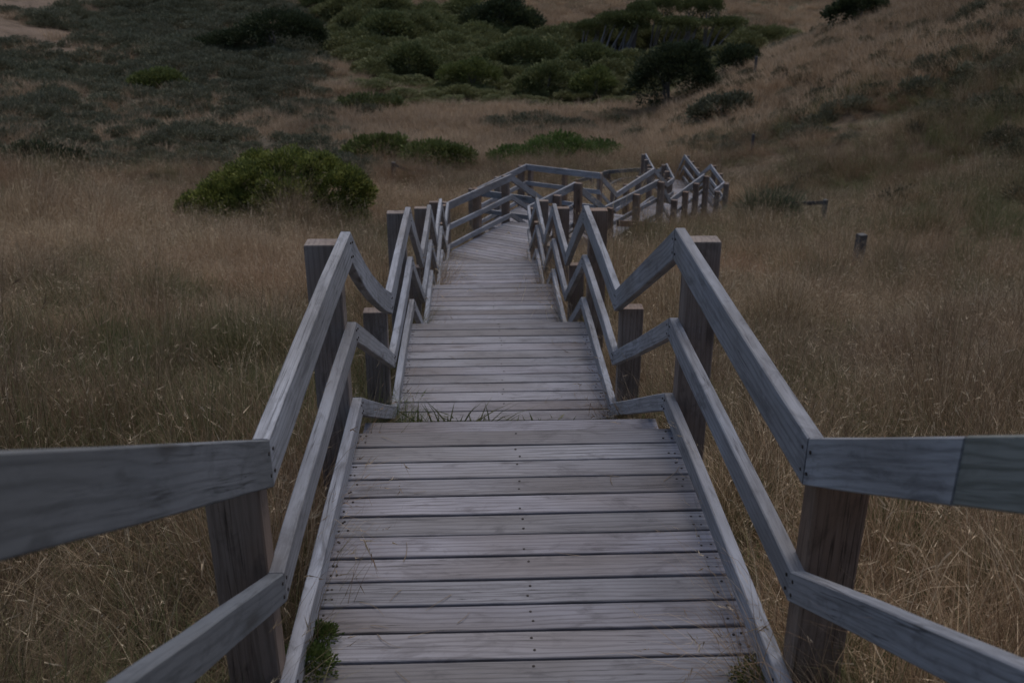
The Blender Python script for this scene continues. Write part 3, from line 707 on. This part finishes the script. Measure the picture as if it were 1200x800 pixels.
# the dense thicket filling the head of the valley
x, y = wedge(60, 128, .85, 33); t = THICK(x, y); kk = (RNG.random(len(x)) < t) & ~((y > 91) & (y < 102) & (x > 4.5) & (RNG.random(len(x)) < .97)) ; x, y = x[kk], y[kk]
scatter("thicket", "thick", x, y, RNG.uniform(.5, 1.1, len(x))*np.interp(y, [70, 80, 95, 110], [.6, .85, 1.1, 1.2]), fbm(x, y, 10, 71)*.9, fbm(x, y, 8, 72), "dense dark green thicket filling the valley head", 4, zoff=-.2, zscale=RNG.uniform(.35, .75, len(x))*np.interp(y, [70, 78, 95, 110], [.6, 1., 1.15, 1.3]))

# ------------------------------------------------------------------ single shrubs and trees
def stems(n, h, r, seed, spread):
    rr = np.random.default_rng(seed); V, F = [], []
    for i in range(n):
        az = rr.uniform(0, 6.283); dx, dy = math.cos(az)*spread*rr.uniform(.2, 1), math.sin(az)*spread*rr.uniform(.2, 1); k = len(V); hh = h*rr.uniform(.8, 1.1)
        for t in range(5):
            u = t/4; rad = r*(1-.65*u)*rr.uniform(.85, 1.1); cx, cy = dx*u**1.3+rr.normal(0, .02*h), dy*u**1.3+rr.normal(0, .02*h)
            for j in range(6): V.append((cx+rad*math.cos(j*1.047), cy+rad*math.sin(j*1.047), -.25+hh*u))
        for t in range(4):
            for j in range(6): F.append((k+t*6+j, k+t*6+(j+1) % 6, k+(t+1)*6+(j+1) % 6, k+(t+1)*6+j))
        F.append(tuple(k+24+j for j in range(6)))
    return V, F
def bush(name, label, cat, x, y, lobes, nclump, per, leaf, rcl, mat, seed, stem=(5, .06), group=None, trunk="stem", bark='bark', sx=1., z=None, **kw):
    z = Hs(x, y)+.0 if z is None else z
    root = empty(name, (x, y, z), label, cat, group)
    V, F, a = foliage(lobes, nclump, per, leaf, rcl, seed, **kw)
    link("crown" if "tree" in name else "foliage", mesh("foliage", V, F, mat, a), mat, root, (x, y, z))
    if stem:
        h = max(l[2]+l[5]*.5 for l in lobes); V, F = stems(stem[0], h, stem[1], seed+1, max(l[3] for l in lobes)*.5)
        link(trunk, mesh(trunk, V, F, M[bark], smooth=True), M[bark], root, (x, y, z))
    return root

# big yellow-green bush left of the walk: about 5.9 m wide, 2.2 m high
_r = np.random.default_rng(77)
def lumps(lobes, n, r0, r1):
    out = list(lobes)
    for _ in range(n):
        l = lobes[_r.integers(0, 5)]; d = _r.normal(0, 1, 3); d[2] = abs(d[2])*.9; d[1] = -abs(d[1]) if _r.random() < .7 else d[1]; d /= np.linalg.norm(d); q = _r.uniform(r0, r1)
        out.append((l[0]+d[0]*l[3]*.88, l[1]+d[1]*l[4]*.88, l[2]+d[2]*l[5]*.88, q, q, q*_r.uniform(.9, 1.3)))
    return [(a*.94, b, c*.87, d*.95, e, f*.88) for a, b, c, d, e, f in out]
bush("coastal_bush", "large dense yellow-green bush standing in the grass left of the boardwalk", "bush", -6.08, 24.9,
     lumps([(.5, 0, 1.1, 1.5, 1.4, 1.14), (1.5, 0, 1.0, .98, 1.0, .98), (-.4, .1, .95, 1.2, 1.2, 1.1), (-1.55, -.1, .62, .75, .8, .70), (-1.95, -.15, .5, .45, .6, .5), (.9, -.7, .65, 1.2, .75, .75), (2.0, .1, .75, .55, .7, .6), (-.6, -.7, .5, 1.2, .7, .7), (1.6, -.5, .5, .85, .7, .6), (.3, -.45, .85, 1.25, .9, .85), (1.2, -.5, .8, .9, .8, .75), (-.8, -.4, .75, .9, .8, .75), (1.5, -.75, .45, .8, .55, .5), (.6, -.95, .45, .9, .5, .5), (1.9, -.4, .5, .6, .6, .5)], 46, .24, .40),
     1750, 52, .08, .16, M['bush'], 301, (7, .06), shell=(.86, 1.04), aspect=.42, up=.6, base=.02, vsp=.3)
bush("leafy_shrub", "low dark green shrub at the far left edge below the slope", "shrub", -18.1, 37.4,
     [(0, 0, .3, 1.6, 1.0, .75), (1.1, .2, .2, .9, .8, .5), (-1.4, 0, .2, 1.2, 1, .6)], 160, 26, .17, .25, M['dark'], 311, (4, .05), base=.0)
bush("rounded_shrub", "rounded green shrub behind the broken fence, left of the bend", "shrub", -3.4, 43.5,
     [(0, 0, .35, 1.5, 1.0, .85), (.8, .1, .3, 1.0, .9, .6)], 170, 26, .16, .25, M['olive'], 312, (4, .05), base=.0)
bush("rounded_shrub", "paler low shrub directly behind the big yellow-green bush", "shrub", -5.6, 45.0,
     [(0, 0, .35, 1.3, 1.0, .8), (-1.0, .1, .3, 1.1, .9, .7)], 150, 26, .16, .25, M['olive'], 313, (4, .05), base=.0, vmul=.85)
bush("creeping_shrub", "bright green creeper mound beyond the bend, its left dark part", "shrub", .3, 45.4,
     [(0, 0, .25, 1.5, 1.2, .62), (1.2, .5, .3, 1.2, 1.1, .62)], 170, 24, .15, .24, M['bright'], 314, None, base=0, vmul=.8)
bush("creeping_shrub", "bright green creeper mound beyond the bend, its right brighter part", "shrub", 3.3, 46.3,
     [(0, 0, .3, 1.6, 1.3, .75), (-1.2, .7, .4, 1.3, 1.1, .75), (1.1, .4, .2, .9, .9, .6)], 220, 24, .15, .24, M['bright'], 315, None, base=0)
bush("olive_shrub", "low olive shrub alone on the grey scrub slope, upper left", "shrub", -23.3, 67.4,
     [(0, 0, .35, 1.7, 1.2, .95), (-.9, 0, .3, 1.2, 1, .7)], 150, 24, .22, .34, M['olive'], 316, (4, .06), base=0)
bush("olive_shrub", "flat olive shrub patch below the thicket's left end", "shrub", -9.7, 67.2,
     [(0, 0, .25, 1.9, 1.2, .6), (1.3, .2, .2, 1.2, 1, .5)], 130, 24, .22, .34, M['thick'], 317, (4, .06), base=0)
bush("spreading_tree", "wide dark spreading tree alone on the upper left slope", "tree", -20.3, 88.6,
     [(.6, 0, 2.1, 3.2, 2.4, 1.75), (2.2, .2, 1.7, 2.2, 2, 1.6), (-2.0, 0, 1.5, 2.3, 1.8, 1.2), (-4.6, .2, 1.1, 1.7, 1.4, .9), (-6.3, .2, .9, .9, .9, .6)], 560, 40, .22, .5, M['dark'], 321, (4, .16), trunk="trunk", base=.2)
bush("round_tree", "dark rounded tree at the foot of the right hill, beside the thicket", "tree", 9.6, 61.8,
     [(0, 0, 1.9, 2.1, 1.8, 1.9), (1.0, .3, 2.6, 1.4, 1.3, 1.3), (-1.1, .2, 1.3, 1.4, 1.2, 1.2), (1.6, 0, 1.5, 1.1, 1.1, 1.2)], 460, 40, .18, .4, M['dark'], 322, (4, .12), trunk="trunk", base=.1)
bush("grey_shrub", "grey-green shrub on the grassy spur right of the dark rounded tree", "shrub", 10.5, 50.3,
     [(0, 0, .4, 1.3, 1.0, .8), (.7, .2, .6, .9, .8, .7), (-.8, 0, .25, .9, .8, .5)], 170, 24, .17, .26, M['scrub'], 323, (4, .05), base=0)
bush("hilltop_shrub", "dark shrub on the right hill's crest at the top of the photo", "shrub", 22.2, 67.0,
     [(0, 0, .9, 1.5, 1.2, 1.1), (.9, 0, .7, 1.1, 1, .9), (-1, 0, .6, 1.0, 1, .7)], 190, 24, .24, .36, M['dark'], 324, (4, .08), base=0)
bush("spur_shrub", "dark shrub on the spur between rounded tree and crest shrub", "shrub", 14.6, 66.5,
     [(0, 0, .8, 1.2, 1.2, 1.0), (.8, 0, .6, .9, 1, .8)], 150, 24, .24, .36, M['dark'], 325, (4, .08), base=0)
bush("leafy_shrub", "small leafy green shrub at the right edge among dry grass", "shrub", 4.15, 7.4,
     [(0, 0, .14, .2, .2, .2), (.12, .05, .12, .16, .16, .16)], 60, 22, .055, .07, M['bright'], 326, (3, .01), base=0, vmul=.8)
# thicket trees that stand out of the mass
for i, (x, y, s_, lab, mt) in enumerate([(-3.0, 77.5, 1.0, "lighter rounded tree at the thicket's front left", 'olive'), (2.5, 75.5, 1.05, "olive tree bulging at the thicket's front middle", 'thick'),
                                    (6.0, 74.0, .9, "dark olive tree at the thicket's front right corner", 'olive'), (-8.3, 82.5, 1.2, "broad low tree at the thicket's far left end", 'thick'),
                                    (1.0, 88.0, 1.3, "tall dark tree rising in the middle of the thicket", 'thick'), (-12, 100, 1.6, "dark tree behind the thicket's left end near the straw strip", 'thick'),
                                    (6.5, 86, 1.2, "dark tree before the grey trunks in the thicket", 'thick'), (-1, 108, 1.7, "dark tree at the top of the thicket below the brown slope", 'dark')]):
    bush("thicket_tree", lab, "tree", x, y, [(0, 0, 1.2*s_, 1.5*s_, 1.4*s_, 1.0*s_), ((.9+.4*math.sin(i*2.1))*s_, .3, (.95+.25*math.sin(i*3.3))*s_, 1.25*s_, 1.1*s_, .8*s_), (-(1.+.4*math.cos(i*1.7))*s_, .1, (.9+.2*math.cos(i*2.9))*s_, 1.3*s_, 1.1*s_, .75*s_), (.3*s_, .2, (1.6+.2*math.sin(i))*s_, .8*s_, .8*s_, .7*s_)],
         230, 36, .19*s_, .4*s_, M[mt], 340+i, (4, .1), "trees standing out of the thicket", "trunk", base=.1)
# windswept trees with bare pale trunks
def bare_tree(x, y, seed, proto=None):
    rr = np.random.default_rng(seed); z = Hs(x, y)
    root = empty("bare_trunked_tree", (x, y, z), "windswept tree with a bare pale leaning trunk at the back of the thicket", "tree", "pale trunked trees at the back of the thicket")
    if proto:
        s = rr.uniform(.75, 1.2); rot_ = Matrix.Rotation(rr.uniform(-1.3, 1.3), 4, 'Z') @ Matrix.Diagonal((s, s, rr.uniform(.68, 1.12), 1))
        for ch in proto:
            c = ch.copy(); COL.objects.link(c); c.parent = root
            c.matrix_basis = rot_
        return
    V, F = [], []
    for q in range(3):
        dx = .5+.55*q*rr.uniform(.5, 1.3); dy = rr.normal(0, .6); k = len(V)
        for t in range(6):
            u = t/5; rad = .15*(1-.6*u); cx = dx*(u**1.5)+(q-1)*.35+rr.normal(0, .04); cy = dy*u
            for j in range(6): V.append((cx+rad*math.cos(j*1.047), cy+rad*math.sin(j*1.047), -.3+3.6*u))
        for t in range(5):
            for j in range(6): F.append((k+t*6+j, k+t*6+(j+1) % 6, k+(t+1)*6+(j+1) % 6, k+(t+1)*6+j))
    a = link("trunk", mesh("trunk", V, F, M['greybark'], smooth=True), M['greybark'], root, (x, y, z))
    Vv, Ff, at = foliage([(1.0, 0, 3.6, 1.6, 1.3, .7), (1.9, .2, 3.7, 1.1, 1, .55)], 120, 34, .2, .45, seed, base=2.9, vmul=.75)
    b = link("crown", mesh("crown", Vv, Ff, M['thick'], at), M['thick'], root, (x, y, z))
    return [a, b]
pr = bare_tree(8.6, 97.0, 401)
for i in range(11):
    u = i/10; bare_tree(7.0+12*u+random.uniform(-.7, .7), 97.2+1.6*math.sin(i*1.7)+random.uniform(0, 2.), 402+i, pr)

# dark tussock beside the far handrails
tx, ty = 6.65, 24.9
root = empty("grass_tussock", (tx, ty, Hs(tx, ty)), "large dark grassy tussock in front of the low fence right of the far handrails", "tussock")
V, F, A_ = blades(2600, .55, .8, 1.55, .017, .35, 501, 1.6, 4)
link("blades", mesh("blades", V, F, M['dark'], A_), M['dark'], root, (tx, ty, Hs(tx, ty)))

# ------------------------------------------------------------------ weeds at the deck edges
def weed(label, x, y, z, r, h, n, seed, mat='bright'):
    root = empty("weed", (x, y, z), label, "weed", "weeds along the platform edges")
    rr = np.random.default_rng(seed)
    V, F, a = foliage([(0, 0, h*.35, r, r, h*.6)], n*2, 22, .013, .022, seed, shell=(.2, 1.), aspect=.5, up=.5, base=0.0)
    link("leaves", mesh("leaves", V, F, M[mat], a), M[mat], root, (x, y, z))
    V, F = stems(6, h*.7, .0025, seed+1, r*.7); V = [(p[0], p[1], max(p[2], -.05)) for p in V]
    link("stem", mesh("stem", V, F, M['olive']), M['olive'], root, (x, y, z))
weed("bright leafy weed creeping over the nearest platform's left edge, lower clump", -.66, 2.50, -2.25, .09, .13, 60, 601, 'weed')
weed("bright leafy weed creeping over the nearest platform's left edge, upper clump", -.64, 2.66, -2.26, .055, .10, 34, 602, 'weed')
weed("leafy weed under the bottom rail at the nearest platform's right corner", .82, 2.47, -2.36, .13, .22, 80, 603, 'olive')
weed("low weed at the foot of the near right post", .99, 2.50, -2.42, .13, .24, 80, 604, 'olive')
def grassweed(label, x, y, z, rad, hmin, hmax, n, seed, mat='greengrass', sx=1.):
    root = empty("grass_weed", (x, y, z), label, "weed", "weeds along the platform edges")
    V, F, A_ = blades(n, rad, hmin, hmax, .004, .2, seed, 1.2, 3, .1, .3, 1.)
    V = [(p[0]*sx, p[1], p[2]) for p in V]
    link("blades", mesh("blades", V, F, M[mat], A_), M[mat], root, (x, y, z))
grassweed("bright green grass tuft at the left end of the step below the nearest platform", -.71, 5.80, -3.19, .075, .2, .36, 260, 611, 'weed')
grassweed("small green grass tuft under the bottom rail right of the second platform", .76, 5.45, -3.12, .07, .2, .33, 200, 612, 'weed')
grassweed("dry straw tuft leaning over the second platform's right near corner", .88, 6.05, -3.35, .10, .25, .5, 120, 616, 'straw')
grassweed("dry straw tuft beside the left post of the second platform", -.98, 6.15, -3.4, .10, .25, .5, 120, 617, 'straw')
grassweed("sparse thin weeds along the near edge of the second platform", -.42, 5.86, -3.17, .07, .08, .26, 120, 613, 'greengrass', 5.)
grassweed("thin short weeds in the middle of the second platform's near edge", .2, 5.87, -3.17, .06, .05, .15, 110, 614, 'greengrass', 6.)
grassweed("tiny weed on the left edge of the fourth platform", -1.02, 12.95, -4.93, .06, .05, .14, 40, 615, 'greengrass', 1.5)
# dry grass bits lying on the boards
V, F, A_ = [], [], []
rl = np.random.default_rng(620)
for _ in range(70):
    lv = rl.choice([1, 1, 2, 2, 3]); d0, d1, rd = levels[lv]; D = rl.uniform(d0+.1, d1-.03); sx = rl.choice([-1, 1])*(.70-abs(rl.normal(0, .22))); x0, y0 = cc(D, 0)[0]+sx, D
    a = rl.uniform(0, 6.283); ln = rl.uniform(.03, .13); k = len(V); cv = rl.normal(0, .4)
    for t in range(4):
        u = t/3; px, py = x0+ln*u*math.cos(a+cv*u), y0+ln*u*math.sin(a+cv*u); wd = .0013*(1.2-.6*u); zz = -rd-RH+.0035+.004*math.sin(3.1*u)
        V += [(px-wd*math.sin(a), py+wd*math.cos(a), zz), (px+wd*math.sin(a), py-wd*math.cos(a), zz)]; A_ += [rl.uniform(.2, .8)]*2
    for t in range(3): F.append((k+2*t, k+2*t+1, k+2*t+3, k+2*t+2))
tag(link("grass_litter", mesh("grass_litter", V, F, M['hillstraw'], A_), M['hillstraw']), "bits of dry grass lying on the boards", kind="stuff")
# one long straw bent across the bottom rail
pts = [(.63, 2.52, -2.20), (.68, 2.52, -2.14), (.735, 2.52, -2.075), (.79, 2.53, -2.06), (.85, 2.54, -2.10), (.90, 2.55, -2.16), (.93, 2.56, -2.24)]
V, F = [], []
for i, p in enumerate(pts):
    for j in range(5):
        t = j*1.2566; V.append((p[0]-.63+.0016*math.cos(t)*.7, p[1]-2.52+.0016*math.sin(t), p[2]+2.20+.0016*math.cos(t)))
for i in range(len(pts)-1):
    for j in range(5): F.append((i*5+j, i*5+(j+1) % 5, (i+1)*5+(j+1) % 5, (i+1)*5+j))
o = link("grass_stalk", mesh("grass_stalk", V, F, M['hillstraw'], [1]*len(V)), M['hillstraw'], None, pts[0])
tag(o, "single pale dry stalk bent over the bottom rail at lower right", "grass stalk")

# ------------------------------------------------------------------ old fence remnants
def timber(name, p0, p1, w_, h_, parent, mat):
    p0, p1 = Vector(p0), Vector(p1); d = (p1-p0).normalized(); o = Vector((d.y, -d.x)); o = (o.normalized() if o.length > 1e-3 else Vector((1, 0)))*w_
    return rail(name, p0, p1, o, o, 0, -h_, parent, mat, n=4, jit=.004)
def fpost(x, y, h, parent=None, w_=.12):
    ob = post(x, y, Hs(x, y)+h, random.uniform(-.3, .3), w_, w_, parent, M['oldwood']); return ob
r = empty("broken_fence", (-4.8, 39.4, Hs(-4.8, 39.4)), "broken timber fence with a slumped rail, left of the bend", "fence")
fpost(-4.75, 39.4, .85, r, .16); fpost(-3.75, 40.2, .5, r, .16)
timber("fence_rail", (-4.75, 39.3, Hs(-4.75, 39.3)+.85), (-3.7, 40.1, Hs(-3.7, 40.1)+.28), .05, .14, r, M['oldwood'])
r = empty("low_fence", (7.82, 24.2, Hs(7.82, 24.2)), "low dark timber fence beside the tussock on the right", "fence")
fpost(7.85, 24.3, .85, r, .1); fpost(6.9, 25.7, .75, r, .1)
timber("fence_rail", (7.85, 24.25, Hs(7.85, 24.3)+.84), (6.85, 25.7, Hs(6.9, 25.7)+.72), .04, .1, r, M['oldwood'])
for x, y, h, lab, w_ in ((5.92, 16.2, .7, "short weathered post stub standing alone in the right grass", .14), (9.67, 39.9, .8, "thin dark post on the right hill beyond the far handrails", .1), (14.4, 60.5, 1.3, "thin dark post at the edge of the thicket on the right", .14)):
    o = fpost(x, y, h, None, w_); o.name = "fence_post"; tag(o, lab, "post")
